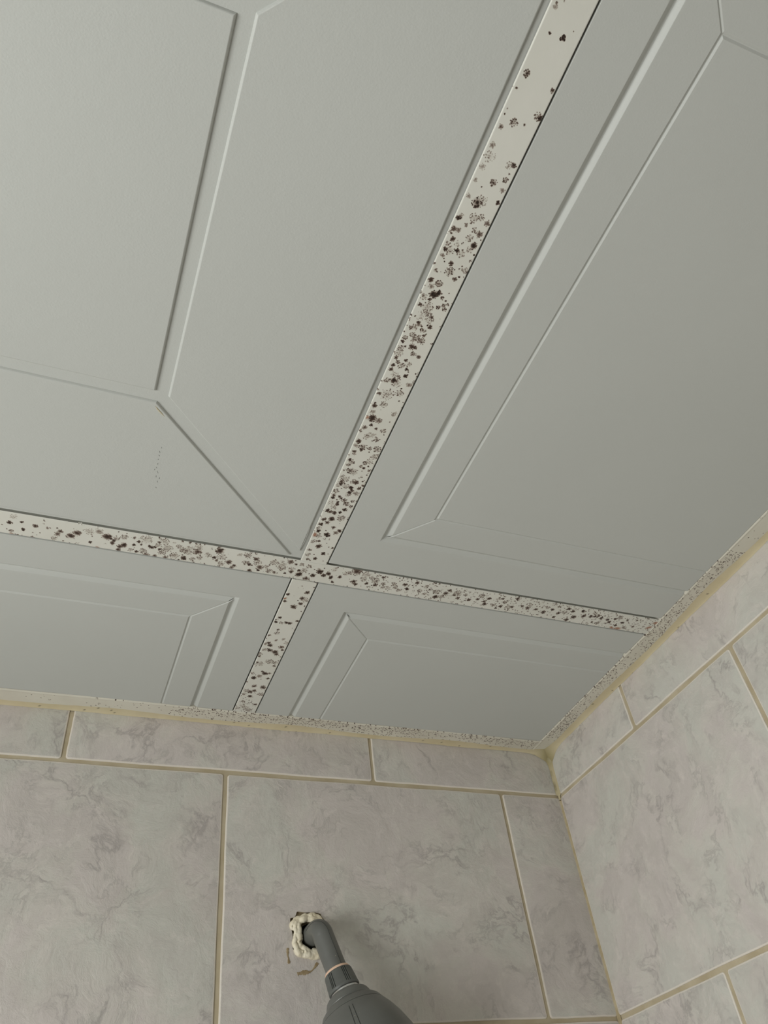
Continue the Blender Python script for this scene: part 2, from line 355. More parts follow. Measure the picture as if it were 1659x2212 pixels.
# ------------------------------------------------------------------ mould growth on the metal
def spots(txt):
    out = []                                   # x mm, y mm, radius mm, strength, kind
    for e in txt.split(';'):
        a = e.split(','); out.append((float(a[0]) / 1000, float(a[1]) / 1000, float(a[2]) / 1000 * 1.14, float(a[3]), a[4]))
    return out
SPOT_LONG = spots("-432.2,-771.1,1,0.6,d;-431.9,-769.2,1.4,0.35,d;-428.6,-773.4,0.7,0.4,d;-428.5,-757.1,1,0.9,d;-420.1,-757.4,1.5,1,d;-416.1,-762.3,0.5,0.6,d;-431,-734.8,1.9,0.8,s;-433.1,-726.1,0.9,0.7,d;-412.2,-731.8,1.3,0.7,d;-433.1,-711.1,0.7,0.8,d;-433,-714.3,0.6,0.5,d;-425.5,-708.6,2.2,0.8,m;-418.9,-709.6,0.8,0.8,d;-413.4,-715.9,2.4,0.7,m;-411.9,-715.6,1.2,1,d;-432.1,-703.9,1.4,0.6,d;-432.3,-692.7,1.8,0.45,d;-430.8,-686.1,3.1,0.45,m;-432.1,-679.3,1.9,0.35,d;-413.9,-686.3,1.6,0.85,d;-416.3,-685.1,2.1,0.55,m;-414,-680.4,0.8,0.6,d;-414.7,-676.5,1.7,0.8,m;-421.1,-672.3,2.1,0.75,s;-427.2,-667.6,0.6,0.7,d;-432.8,-670.7,1.3,0.4,d;-413.4,-669.8,1.5,0.45,d;-425.3,-657.7,3.3,1,s;-423,-659.8,3.1,0.5,m;-432.5,-659.9,1.5,0.4,d;-412.6,-661.7,1.3,0.9,d;-432.8,-644.6,1.6,0.95,d;-431.9,-646.3,1.8,0.4,d;-422.8,-647.9,2.9,0.6,m;-418.4,-649.3,2,0.6,m;-423.3,-644,0.8,0.7,d;-412.7,-647.2,1.9,0.55,d;-425.8,-642,1.3,0.5,d;-432.3,-637.2,2,0.65,d;-429.2,-637.3,1.8,0.5,d;-432.9,-633.9,1,0.7,d;-418.8,-640.2,1.8,0.6,m;-414.7,-638.8,2.3,0.6,d;-419.9,-634.2,2.3,0.65,m;-430.2,-630.6,1.6,0.85,d;-414.9,-630.5,2.3,1,d;-416.1,-627.3,2.3,0.6,m;-424.2,-624,1.3,1,d;-432.4,-622.3,1.3,0.95,d;-429,-622.4,2.8,0.65,m;-426.1,-628.6,1.8,0.4,m;-420.5,-622.4,2.3,0.5,m;-432.1,-626.6,1.4,0.6,m;-432,-617.7,1.4,0.5,d;-429,-614.2,0.6,1,d;-430.3,-616,0.6,0.8,d;-424.1,-614.4,1.7,0.8,d;-422.5,-608.3,3,0.85,m;-416,-614.7,0.7,0.8,d;-417.1,-612.3,0.7,0.7,d;-413.2,-612.6,2.2,0.6,m;-414.5,-606.7,0.9,0.9,d;-416.9,-604.3,1.2,0.7,d;-425.8,-598.1,2.2,0.7,m;-432,-606.5,1.4,0.7,m;-432.4,-598.9,1.9,0.8,d;-426.1,-597.8,2.2,0.65,m;-430.3,-594.6,2,0.45,d;-416.9,-604.4,1.5,0.7,d;-427,-589.5,2.2,1,d;-423.3,-590.9,2.2,1,d;-425.2,-588.7,2.2,1,d;-427.2,-585.1,1.1,0.8,d;-419.1,-588.4,1.1,0.8,m;-416,-587.2,0.9,0.9,d;-419,-581,1.3,0.9,m;-415.7,-583.7,1.5,0.7,m;-414,-580.4,1.5,0.8,m;-432,-585.7,2.2,0.6,m;-432.4,-579.3,1.3,0.8,d;-426.5,-578.7,4,0.65,m;-424.2,-574.7,2.5,0.7,m;-427.4,-571.2,3.6,0.4,m;-420.5,-572.2,1.3,0.8,d;-420.6,-569.9,3.1,0.45,m;-427.7,-565.7,1.3,0.9,d;-427,-563.9,2.1,0.45,d;-424.3,-563.3,0.9,0.9,d;-420.5,-565.3,0.9,0.95,d;-418.2,-564.3,1.6,0.8,d;-422.3,-560.4,2,0.75,m;-431.9,-560.1,1.3,0.8,m;-429.3,-560.9,2.3,0.6,m;-427.7,-555,2,0.75,m;-423.7,-553.6,2.4,0.75,m;-419.8,-556.8,1.2,0.7,d;-418.7,-558.1,0.7,0.9,d;-419.4,-552.2,2.7,0.8,m;-425.7,-550.9,1.9,0.6,m;-432.2,-551.3,1.6,0.7,m;-432.6,-547.6,1.2,0.9,d;-424.5,-545.3,2.4,0.75,d;-422.4,-545.4,1.6,0.8,d;-432.1,-541.8,2.1,0.75,m;-429.3,-544.2,1,0.8,d;-420.9,-539.8,1.9,0.8,m;-416.4,-538.7,1.4,0.75,d;-431.6,-537.8,3.2,0.5,m;-432.2,-533.3,1.4,0.7,d;-424.3,-532.9,1.2,0.85,d;-426.2,-528.3,2.2,0.75,m;-432,-526.6,1.5,0.9,d;-421,-530.2,2.1,0.55,m;-429.8,-530,1.4,0.8,m;-432,-522.6,1.7,0.8,d;-420.6,-525.7,1.2,1,d;-418.7,-524,0.7,0.9,d;-419.3,-520,1.6,1,d;-426.4,-513.8,2.5,1,d;-423.5,-512.1,3.4,0.6,m;-431.5,-512.2,2,0.7,m;-428.4,-518.9,2.8,0.4,m;-423.9,-517.7,1.6,0.7,m;-413.7,-513,2,0.5,d;-426.8,-500,4.9,0.6,m;-417.7,-503.7,2.9,0.7,m;-425.6,-490.3,2.6,0.7,m;-432.2,-487.1,2,0.85,d;-431.1,-481.2,2.1,0.6,m;-429.4,-475.9,2.7,0.9,d;-423.9,-474,2.4,0.6,m;-414.7,-483.9,2.1,0.55,m;-432.9,-499.5,1.4,0.7,d;-432.7,-489.9,1,0.8,d;-429.4,-474.9,3,0.85,d;-423.8,-474.4,2.4,0.5,d;-427.8,-468.4,1.2,0.95,d;-432.1,-464.7,1.8,0.6,d;-422.8,-465.8,1.1,0.8,d;-416.7,-465.4,2,0.7,m;-414.6,-461.7,0.6,1,d;-427.8,-455.9,2.2,0.6,m;-425.7,-457.9,2.5,0.4,m;-422.4,-459.2,1.8,0.4,m;-418.5,-455.5,2.2,0.75,m;-431.9,-450,2.3,0.85,d;-426.8,-445.2,3.1,0.85,m;-426.8,-442,1.6,0.9,d;-420.9,-445.3,1.8,0.8,m;-414.5,-445.7,2.8,0.85,m;-432.5,-445,1.9,0.4,d;-431.8,-438.9,1.4,0.8,d;-430.8,-437,1.8,0.5,m;-414.1,-437.5,2.9,0.65,m;-432.4,-429.7,1.4,0.9,d;-430.3,-427.2,2.4,0.8,m;-432,-423.7,1.6,0.7,m;-416,-431.6,2.4,0.5,m;-418.9,-429.1,1.8,0.85,m;-420.8,-424.5,1.4,0.75,m;-418,-423.3,1.3,0.9,d;-415.1,-426.3,1,0.8,d;-428.5,-417.7,2.6,1,m;-425.2,-417.4,3.3,0.8,m;-412.5,-422.1,1.3,0.6,m;-412.8,-416.7,0.9,0.8,d;-412.4,-418.6,0.5,0.9,d;-418.3,-419.9,0.6,0.8,d;-429.6,-407.9,3.6,0.65,m;-418,-411.9,0.5,0.9,d;-430.9,-404,2,0.7,d;-421.4,-406.6,2.3,0.7,m;-418.5,-406.2,2,0.8,d;-413.6,-408.9,0.9,0.9,d;-430.6,-401.2,1.5,0.95,d;-432.1,-399.6,1.7,0.6,m;-426.1,-400.4,2.7,0.55,m;-421,-399.4,1.9,1,d;-419.5,-397,1.3,0.95,d;-413.9,-400.1,1.5,0.8,d;-411.8,-404.3,1.2,0.7,d;-420.5,-393.8,1.7,1,d;-420.7,-391.7,2.6,0.65,m;-416.1,-395,1.7,0.6,m;-413.5,-393.6,1.9,0.6,m;-431.8,-392.4,2.2,0.75,m;-427,-387.1,1.2,0.9,d;-424.9,-385.2,1.2,0.85,d;-432.3,-387.3,1.7,0.7,d;-432,-384.1,1.5,1,d;-428,-382.7,1,0.7,d;-421.6,-383.5,2.2,0.95,m;-418.3,-380.2,2.6,0.85,m;-426.3,-380.4,1.1,0.85,d;-425.8,-377.8,1.7,0.9,d;-430.9,-377.7,2.8,0.4,m;-427.3,-373.1,2.2,0.6,m;-413.4,-377.7,1.4,0.9,m;-414.2,-384.3,1.4,0.8,m;-431.6,-368.6,1.7,1,d;-429,-367.1,2,0.7,d;-424.9,-366.9,2.1,0.85,d;-420.3,-368.6,1.3,1,d;-417.6,-372.7,2,0.95,d;-417.4,-361.9,3.4,0.85,m;-425,-358.8,2.6,0.95,d;-431.5,-356.9,2.1,0.7,d;-427.4,-353.6,1.9,0.8,d;-431.9,-350.2,1.9,0.95,d;-419.9,-348.9,1.6,0.8,d;-432.1,-344.8,1.8,0.5,m;-431.6,-341.3,1.7,1,d;-430.3,-335.3,2.9,0.75,m;-423.1,-338.5,2.6,1,d;-420.6,-337.6,1.1,1,d;-415.9,-342.7,2.3,0.55,d;-413.3,-346.1,2,0.9,d;-427.3,-328.7,1.3,0.9,d;-431.6,-327.2,2.2,0.7,m;-425.4,-321.8,2.7,0.85,d;-419.3,-327.5,0.6,0.9,d;-415.9,-323,0.7,0.9,d;-412.3,-322.9,1.1,0.8,d;-418.2,-313.2,2.1,0.95,d;-413.6,-313.9,0.6,0.8,d;-431.4,-308.9,2.1,0.7,m;-426,-310.2,0.8,0.7,d;-431.6,-315,1.5,0.7,m;-423.4,-304.9,1.8,0.9,d;-429.5,-302.6,1.4,0.8,m;-415.1,-303.3,0.6,0.8,d;-433.5,-474.8,1.3,1,r;-433.3,-335.9,1.9,1,r")
SPOT_SHORT = spots("-433.2,-248.5,1.6,0.9,d;-434.1,-241.7,1.3,1,r;-433.2,-237.4,1.9,0.8,d;-418,-245.6,2.2,0.8,d;-415.8,-255.2,2.4,0.8,d;-414.5,-243.5,3.4,0.6,m;-417.2,-236.8,2.2,0.8,d;-422.6,-230.6,3.4,0.75,d;-413,-225.2,0.9,0.7,d;-430.9,-210.7,1.6,0.9,d;-434,-206.8,0.9,0.9,d;-432.8,-203,1.7,0.9,d;-427.2,-202.7,1.8,0.7,m;-422.1,-204.2,2,0.9,d;-418.6,-203.8,2,0.95,d;-412.3,-209.1,1.5,0.8,d;-427.1,-190.7,1.3,0.8,d;-427.1,-184.9,2.5,0.75,m;-433.2,-179.6,1.4,0.7,d;-424.5,-172.6,1.7,0.5,d;-417.5,-176.1,1.7,0.45,d;-413.3,-170.5,2.1,0.5,m;-430.6,-166.7,2.1,0.8,d;-427.9,-162.8,2.5,0.9,d;-433.6,-164.1,2.4,0.4,d;-415.8,-161.8,2.7,0.6,d;-429,-156.7,0.9,0.9,d;-426,-154,2.5,0.9,d;-431.9,-154.1,2.3,0.7,m;-420,-152,3.5,0.8,d;-417.4,-148.2,2.2,0.8,d;-413.4,-156.8,1.5,0.8,d;-434.1,-145.6,2.5,0.7,m;-434,-141,1.4,0.8,d;-420.9,-133.6,3.8,0.75,m;-414.5,-132.9,2.6,0.8,m;-429.8,-127.6,3.6,0.65,m;-433.1,-129.7,1.5,0.7,d;-414,-126.8,1.6,0.7,d;-423.9,-114,1.6,0.8,d;-419.9,-110.5,3.1,0.85,d;-415.1,-111.9,1.9,0.5,d;-429.5,-100.3,2.9,0.95,d;-424.7,-104.6,3.1,0.45,d;-414.3,-101.6,1.9,0.85,d;-432.9,-108.9,2.1,0.6,m;-425,-83.9,2.8,0.65,d;-415.2,-83.6,3.6,0.7,d;-426.4,-72,2.8,0.8,d;-422.7,-75,2.4,0.7,d;-424.6,-63,2.4,0.9,d;-414.3,-69.2,3.3,0.8,m;-432.4,-66.8,2.7,0.6,m;-431.9,-72.9,2.4,0.7,m;-414.9,-47.2,1.8,0.8,d;-420.2,-50.1,0.9,0.9,d;-427.8,-40.9,3.3,0.6,m;-422.9,-36.3,3.9,0.6,m;-429.3,-50.7,2,0.7,m;-418.6,-34,3.4,0.7,m;-432.4,-36.1,2.8,0.6,m")
SPOT_CROSS = spots("-684,-286.6,2.2,0.9,d;-674.6,-289.5,1.1,0.9,d;-673,-280.6,1.6,1,d;-664,-287.4,2,0.8,d;-681.2,-294.7,2.7,0.4,m;-682.2,-275.9,1.8,0.7,m;-677.1,-271.5,1.6,0.7,d;-665.3,-271.9,1.8,0.7,d;-659.8,-279.6,0.6,1,d;-654.4,-286.8,1.3,0.5,d;-646.8,-289.1,0.9,0.9,d;-643.8,-285.6,2,0.7,d;-645.9,-281.7,2.5,0.6,d;-648.3,-275.7,2.1,0.6,m;-635.2,-282,3.4,0.8,d;-630.6,-286.8,3.4,0.75,d;-621.1,-291.4,3.6,0.5,m;-619,-278.1,1.5,0.9,d;-618.2,-285.9,0.8,0.6,d;-606.1,-288.3,4.2,0.8,d;-613.6,-293.4,3.4,0.4,d;-598.2,-288.6,2.3,0.7,m;-600.1,-284.7,1.4,0.9,d;-600.9,-281.4,2.1,0.8,d;-592.1,-291.4,2.8,0.7,m;-594.3,-278.3,2.4,0.75,d;-591,-281.2,2.8,0.9,d;-595.2,-274,1.7,0.85,d;-583.1,-283.3,1.5,0.95,d;-579.6,-288.6,1.4,0.9,d;-583.8,-292.6,1.4,0.7,d;-585.2,-276.2,1.8,0.6,m;-579.6,-275.3,1.4,0.8,d;-573.7,-277.6,3.1,0.8,m;-577,-285.1,1.1,0.7,d;-573.9,-292.6,5.3,0.55,m;-569.8,-285.1,1.4,0.8,d;-567.7,-284,1.7,0.9,d;-565.2,-285.1,1.2,0.9,d;-562.7,-287.6,2.4,0.6,m;-562.5,-292.1,1.4,0.7,d;-560.8,-283.2,1.4,0.8,d;-558.3,-279.7,2.9,0.85,m;-554.5,-286.3,4.3,0.7,m;-557.8,-293.8,3.3,0.6,m;-545.1,-291,2.2,0.7,m;-546.7,-277.8,3.7,0.75,m;-540.9,-286.7,2.9,0.7,m;-538.5,-276.4,2.7,0.9,d;-542.4,-273.5,1,0.9,d;-563.5,-273.2,1.7,0.7,d;-554.4,-274,1.9,0.6,d;-570.8,-272.7,3.1,0.5,d;-681.2,-271.6,1.8,1,r;-612.1,-272.4,1.4,1,r;-536.5,-287.6,5.4,0.65,m;-539.7,-286.1,2.9,0.7,m;-528.1,-287.9,3.4,0.65,d;-531.2,-277,2.5,0.7,m;-528.4,-294.3,3.6,0.6,m;-525.1,-280.4,2.7,0.6,m;-518,-285.8,2.7,0.6,m;-512.3,-283.9,1.7,0.95,d;-509.4,-294.1,3.9,0.8,d;-506.1,-286,3.7,0.65,m;-498.6,-280.7,3,0.7,d;-504.7,-277.3,2.8,0.6,m;-509.8,-280.6,1.5,0.6,d;-492.6,-277.4,1.8,0.8,d;-494.1,-274.1,1.8,0.6,d;-484.4,-294.1,3.2,0.8,m;-491.2,-293.3,2.2,0.3,d;-483.5,-284,2.8,0.8,m;-479.9,-282.1,1.8,0.9,d;-477.1,-281.5,1,0.9,d;-475.2,-291,2.5,0.7,d;-473,-287.1,3.3,0.65,m;-469.6,-280.6,3.3,0.6,d;-470,-276.1,1.3,1,d;-460.2,-278,2.6,0.7,m;-458.5,-290.7,3.6,0.7,m;-461.4,-285.9,1,0.8,d;-463.7,-283.2,2,0.6,m;-450.2,-287.9,4.6,0.65,m;-448.5,-283.4,2.8,0.6,m;-444.8,-278.2,1.2,0.8,d;-439.9,-284.7,2.8,0.6,m;-439.5,-281.3,2.1,0.8,d;-431.6,-279.3,3.4,0.95,d;-432.7,-284.8,1.8,0.8,d;-428.1,-286,3.1,0.7,m;-437.7,-292.6,1.3,0.8,d;-432.6,-293.9,2.1,0.7,m;-443.7,-294.9,3.3,0.6,d;-425.4,-292.4,2.3,0.7,m;-417.9,-281.3,2.4,0.95,d;-413.3,-287.9,3.2,0.95,d;-404.4,-287.1,2.4,0.95,d;-408.3,-283.6,2.1,0.9,d;-400.6,-282.3,2.1,1,d;-423.2,-275.1,2.7,0.7,d;-392.3,-284.8,1.9,0.9,d;-397.2,-276.1,1.6,0.9,d;-401.1,-294.6,2.6,0.5,m;-388.9,-291.4,2.4,0.6,m;-384.9,-292.9,2.1,0.7,m;-377.4,-281.4,3,0.8,m;-374.3,-278.2,1.9,0.9,d;-379.3,-296.3,4,0.7,d;-477.7,-273.4,2.3,0.8,d;-454.7,-276.9,1.8,0.6,d;-377.6,-282.1,1.6,0.9,d;-369.2,-287.6,3,0.7,m;-363.9,-281.9,1.6,1,d;-361.9,-291.1,2.4,0.7,m;-356.5,-287.5,3.6,0.9,m;-355,-281.8,2.2,0.8,d;-347.5,-285.4,2.2,0.7,m;-346.6,-280.3,2.2,0.6,m;-341.5,-280.3,2.5,0.6,m;-337.2,-287.5,2.2,0.7,m;-334,-282.5,2.2,0.75,m;-329.5,-279.4,2,0.6,m;-326.3,-289.1,2.2,0.85,d;-322,-283.4,2,1,d;-308.9,-284,2,0.8,m;-315.2,-294.6,2,0.8,d;-304.3,-291.1,2.3,0.6,m;-299.4,-288.1,1,1,d;-301.5,-280.9,2.3,0.3,d;-291.3,-286.1,3.2,0.9,m;-289.2,-278.7,2.9,0.9,d;-283,-280.2,2.9,0.7,m;-280.9,-286.2,2.3,0.85,d;-278.8,-291.2,2,0.8,d;-268.8,-289.1,3.8,0.8,m;-271.6,-285.7,1.7,0.7,d;-265.6,-282.1,2.1,0.7,d;-259.8,-288.5,2,0.7,m;-253.3,-282.1,2.1,0.8,d;-244.7,-284.9,1.8,0.8,d;-242.5,-290.8,2.9,0.9,m;-233.9,-279.7,2.1,1,d;-236.5,-283.2,1.8,0.8,d;-233.4,-288.7,2.1,0.8,d;-224.3,-280,2.1,0.5,d;-215.8,-279.9,2.1,0.85,d;-219.3,-276,1.1,1,d;-223.2,-290.7,2.1,0.6,m;-218.6,-291.8,1.5,0.8,d;-213.7,-287.3,2.4,0.8,m;-207.4,-280.2,3.1,0.6,m;-379,-295.7,4.7,0.7,m;-368.3,-294.6,4,0.6,m;-351,-294.4,1.6,0.8,d;-202.9,-281.7,1.8,0.8,d;-203.6,-295.5,2.1,0.8,d;-192.7,-285.5,1.5,0.8,d;-185.5,-283.9,2.5,0.7,d;-184.8,-288.9,2.2,0.6,m;-175.4,-283.9,1.9,0.8,d;-165.4,-281.7,2.5,0.8,d;-164.5,-289.8,2.2,0.7,m;-157.6,-287.9,1.9,0.95,d;-148.1,-283.8,1.9,0.9,d;-152.4,-293.6,1.9,0.8,m;-141.7,-286.3,2.5,0.7,m;-140.2,-293.1,2.2,0.95,d;-133.6,-290.1,1.9,0.9,d;-127.9,-281.5,3.2,0.8,d;-122.6,-292.7,2.2,1,d;-117.6,-285.2,2.6,0.8,d;-109.3,-286.7,2,0.9,d;-104.4,-287.9,2,0.8,d;-95.9,-286.8,2,0.9,d;-101.2,-289.6,2,0.7,d;-87,-285.8,1.7,1,d;-83.1,-282.6,2.3,0.8,d;-107.7,-293.2,2.3,0.6,m;-79.1,-289.2,1.7,0.9,d;-74.8,-291.7,2.7,0.8,m;-67.3,-284.8,2,0.9,d;-72.6,-278.8,1.7,0.9,d;-64.3,-290.6,1.3,0.9,d;-59.9,-277.5,2.4,0.7,m;-52.9,-292.6,1.3,0.8,d;-95.2,-277.8,2.3,0.8,m;-133.3,-275.2,2.3,0.8,d;-150,-276.4,1.9,0.8,d;-102.6,-278.1,1.3,0.8,d;-50.9,-281.6,1.4,0.7,d;-67.1,-274.4,2.7,1,r;-74.7,-274.1,2,0.8,r;-27.5,-293.2,2.7,0.8,r;-31.5,-283.9,2.4,0.6,r")
def grow(us, vs_, sp, seed, dens=None, dust=0):
    """raster of growth over the grid us x vs_ (metres)"""
    A = np.zeros((len(us), len(vs_)), np.float32); Rr = np.zeros_like(A); rn = random.Random(seed)
    du = us[1] - us[0]; dv = vs_[1] - vs_[0]
    def blob(T, x, y, r, val, hard=1.6, el=1.0, ang=0):
        i0 = max(0, int((x - 2 * r - us[0]) / du)); i1 = min(len(us), int((x + 2 * r - us[0]) / du) + 2)
        j0 = max(0, int((y - 2 * r - vs_[0]) / dv)); j1 = min(len(vs_), int((y + 2 * r - vs_[0]) / dv) + 2)
        if i0 >= i1 or j0 >= j1: return
        X, Y = np.meshgrid(us[i0:i1] - x, vs_[j0:j1] - y, indexing='ij')
        c, s = math.cos(ang), math.sin(ang); a = (X * c + Y * s) * el; b = (-X * s + Y * c) / el
        d = np.sqrt(a * a + b * b) / r
        f = val * np.clip((1.25 - d) * hard, 0, 1)
        T[i0:i1, j0:j1] = np.maximum(T[i0:i1, j0:j1], f)
    for (x, y, r, v, t) in sp:
        r = max(r, .00035)
        if t == 'r': blob(Rr, x, y, r * 1.1, .8, 1.2, 1.3, rn.random() * 3); continue
        if t == 'm' or r > .0012:              # a colony made of many little heads
            n = int(10 + (r / .00035) ** 1.35) if t == 'm' else int(8 + (r / .0004) ** 1.2)
            for _ in range(n):
                a = rn.random() * 6.283; q = r * math.sqrt(rn.random()) * 1.05
                rad = rn.uniform(.00026, .00058)
                blob(A, x + q * math.cos(a), y + q * math.sin(a), rad, v * rn.uniform(.55, 1.0), 1.5)
            blob(A, x, y, r * .95, v * (.34 if t == 'm' else .42), .9)
        if t == 'd' or t == 's':
            k = 1.0 if t == 'd' else .55
            blob(A, x, y, r * .72 * k, v, 1.1, rn.uniform(.85, 1.15), rn.random() * 3)
            for _ in range(6):
                a = rn.random() * 6.283; q = r * rn.uniform(.35, .8)
                blob(A, x + q * math.cos(a), y + q * math.sin(a), r * rn.uniform(.18, .38), v * rn.uniform(.6, .95), 1.2)
            if t == 's': blob(A, x, y, r, v * .5, .8)
    for _ in range(dust):
        x = rn.uniform(us[0], us[-1]); y = rn.uniform(vs_[0], vs_[-1])
        if dens and rn.random() > dens(x, y): continue
        kind = rn.random(); v = rn.uniform(.45, .95)
        if kind < .72: blob(A, x, y, rn.uniform(.00025, .00078), v, 1.4, rn.uniform(.8, 1.25), rn.random() * 3)
        else:
            R0 = rn.uniform(.0008, .0017)
            for _k in range(rn.randint(5, 12)):
                a = rn.random() * 6.283; q = R0 * math.sqrt(rn.random()); blob(A, x + q * math.cos(a), y + q * math.sin(a), rn.uniform(.0002, .0004), v * rn.uniform(.6, 1), 1.4)
    return A, Rr
def grid_sheet(name, us, vs_, f3, A, Rr, mat, parent=None):
    nu, nv = len(us), len(vs_)
    U, V = np.meshgrid(us, vs_, indexing='ij'); co = np.stack(f3(U, V), -1).reshape(-1, 3).astype(np.float32)
    i = np.arange(nu - 1)[:, None] * nv + np.arange(nv - 1)[None, :]
    q = np.stack((i, i + 1, i + nv + 1, i + nv), -1).reshape(-1).astype(np.int32)
    me = bpy.data.meshes.new(name); me.vertices.add(nu * nv); me.vertices.foreach_set('co', co.ravel())
    nf = (nu - 1) * (nv - 1); me.loops.add(nf * 4); me.loops.foreach_set('vertex_index', q)
    me.polygons.add(nf); me.polygons.foreach_set('loop_start', np.arange(0, nf * 4, 4, dtype=np.int32))
    me.update(calc_edges=True); me.validate()
    at = me.attributes.new('growth', 'FLOAT_COLOR', 'POINT'); C = np.zeros((nu * nv, 4), np.float32); C[:, 0] = A.ravel(); C[:, 1] = Rr.ravel(); C[:, 3] = 1
    at.data.foreach_set('color', C.ravel()); me.shade_smooth()
    return link(name, me, [mat], parent)
def rim(s, r=.0009):                           # rolled edge: the flange face curls up at its rims. s = distance from the nearest edge
    t = np.clip(s / r, 0, 1); return r * (1 - np.sqrt(np.clip(1 - (1 - t) ** 2, 0, 1)))
def tee(name, axis, a0, a1, c0, c1, sp, seed, step, dens, dust, label, zoff=0.0, wav=0.0):
    """a grid bar: face between c0..c1 across, a0..a1 along"""
    root = empty(name, ((c0 + c1) / 2 if axis == 'y' else (a0 + a1) / 2, (a0 + a1) / 2 if axis == 'y' else (c0 + c1) / 2, Z0 + zoff))
    al = np.arange(a0, a1 + 1e-6, step); ac = np.linspace(c0, c1, int((c1 - c0) / step) + 1)
    if axis == 'y': A, Rr = grow(ac, al, sp, seed, dens, dust)
    else: A, Rr = grow(al, ac, sp, seed, dens, dust)
    def zz(c, a):
        return Z0 + zoff + rim(np.minimum(c - c0, c1 - c)) + wav * np.sin(a * 23 + seed)
    if axis == 'y': o = grid_sheet('flange', ac, al, lambda U, V: (U, V, zz(U, V)), A, Rr, tee_m)
    else: o = grid_sheet('flange', al, ac, lambda U, V: (U, V, zz(V, U)), A, Rr, tee_m)
    put(o, root)
    bm = bmesh.new()
    if axis == 'y': box(bm, (c0 + .004, a0, Z0 + zoff + .0006), (c1 - .004, a1, Z0 + .0075)); box(bm, ((c0 + c1) / 2 - .001, a0, Z0 + .0075), ((c0 + c1) / 2 + .001, a1, Z0 + .04))
    else: box(bm, (a0, c0 + .004, Z0 + zoff + .0006), (a1, c1 - .004, Z0 + .0075)); box(bm, (a0, (c0 + c1) / 2 - .001, Z0 + .0075), (a1, (c0 + c1) / 2 + .001, Z0 + .04))
    put(build('web', bm, tee_m), root)
    tag(root, label, 'ceiling bar'); return root
XA, XB = -.4355, -.4102                        # the bars running away from the viewer
YA, YB = -.2985, -.2720                        # the bar across
def edge(x, lo, hi, w): return max(0, 1 - min(x - lo, hi - x) / w)
tee('ceiling_grid_bar', 'y', -.892, YA - .0003, XA, XB, SPOT_LONG, 11, .00028,
    lambda x, y: (.10 + .55 * edge(x, XA, XB, .0022)) * (.05 if y < -.64 else 1), 1500,
    'long cream metal ceiling bar speckled with brown mould, between the two largest panels', zoff=-.0001)
tee('ceiling_grid_bar', 'x', -1.032, -.0265, YA, YB, SPOT_CROSS, 12, .00036,
    lambda x, y: (.13 + .5 * edge(y, YA, YB, .0022) + (.45 if x > -.36 else 0) * (1 if y < -.284 or random.random() < .5 else .5)) * (.5 if x < -.56 else 1), 3600,
    'cream metal ceiling bar running crosswise, the most densely mould-speckled')
tee('ceiling_grid_bar', 'y', YB + .0003, -.0285, XA, XB, SPOT_SHORT, 13, .0003,
    lambda x, y: (.07 + .6 * edge(x, XA, XB, .0022)) * (.5 if y < -.16 else 1) + (.3 if y > -.06 else 0), 800,
    'short cream mouldy ceiling bar between the two small panels by the tiled wall', zoff=-.0001)

# wall angles (L trims) with their rolled edge
def angle(name, axis, a0, a1, seed, dens, dust):
    FW = .0275; step = .0004
    al = np.arange(a0, a1 + 1e-6, step); ac = np.linspace(-FW, 0, int(FW / step) + 1); rn = random.Random(seed)
    if axis == 'x': A, Rr = grow(al, ac, [], seed, dens, dust)
    else: A, Rr = grow(ac, al, [], seed, dens, dust)
    def zz(c, a): return Z0 + rim(c + FW, .0011) - .00035 * np.exp(-((c + FW - .0016) / .0009) ** 2) + .0002 * np.sin(a * 31)
    if axis == 'x': o = grid_sheet(name, al, ac, lambda U, V: (U, V, zz(V, U)), A, Rr, angle_m)
    else: o = grid_sheet(name, ac, al, lambda U, V: (U, V, zz(U, V)), A, Rr, angle_m)
    bm = bmesh.new()
    if axis == 'x': box(bm, (a0, -FW, Z0 + .0011), (a1, -.0005, Z0 + .0060))
    else: box(bm, (-FW, a0, Z0 + .0011), (-.0005, a1, Z0 + .0060))
    b = build('upstand', bm, angle_m, o)
    tag(o, kind='structure'); return o
def d_back(x, y):
    if x < -.60: return .02
    g = .06 if x < -.50 else (.55 if x < -.20 else .45)
    return g * (1.0 if y < -.014 else .45)
def d_right(x, y):
    c = .5 + .5 * math.sin(y * 41 + 1.2) * math.sin(y * 17)
    return (.9 if -.42 < y < -.04 else .12) * (.25 + .75 * c)
angle('trim_1', 'x', -1.032, -.0275, 21, d_back, 8500)
angle('trim_2', 'y', -.892, 0.0, 22, d_right, 4600)

# ------------------------------------------------------------------ ceiling panels
PROF = [(0, 0), (.10, .02), (.22, .14), (.85, .93), (1.0, 1.0)]
def plate(bm, poly, half, z0, D, mi=0, prof=PROF, deps=None):
    if area2(poly) < 0: poly = poly[::-1]; half = (half[::-1][1:] + half[::-1][:1])
    R2 = [offset(poly, [h * f for h in half]) for f, g in prof]; n = len(poly)
    bm.faces.new([bm.verts.new((x, y, z0)) for x, y in R2[0]][::-1]).material_index = mi
    for i in range(n):                         # every side has its own wall, as deep as its groove
        d = deps.get(half[i], D) if deps else D; j = (i + 1) % n
        a = [bm.verts.new((r[i][0], r[i][1], z0 + d * g)) for r, (f, g) in zip(R2, prof)]
        b = [bm.verts.new((r[j][0], r[j][1], z0 + d * g)) for r, (f, g) in zip(R2, prof)]
        for k in range(len(prof) - 1): bm.faces.new((a[k], b[k], b[k + 1], a[k + 1])).material_index = mi
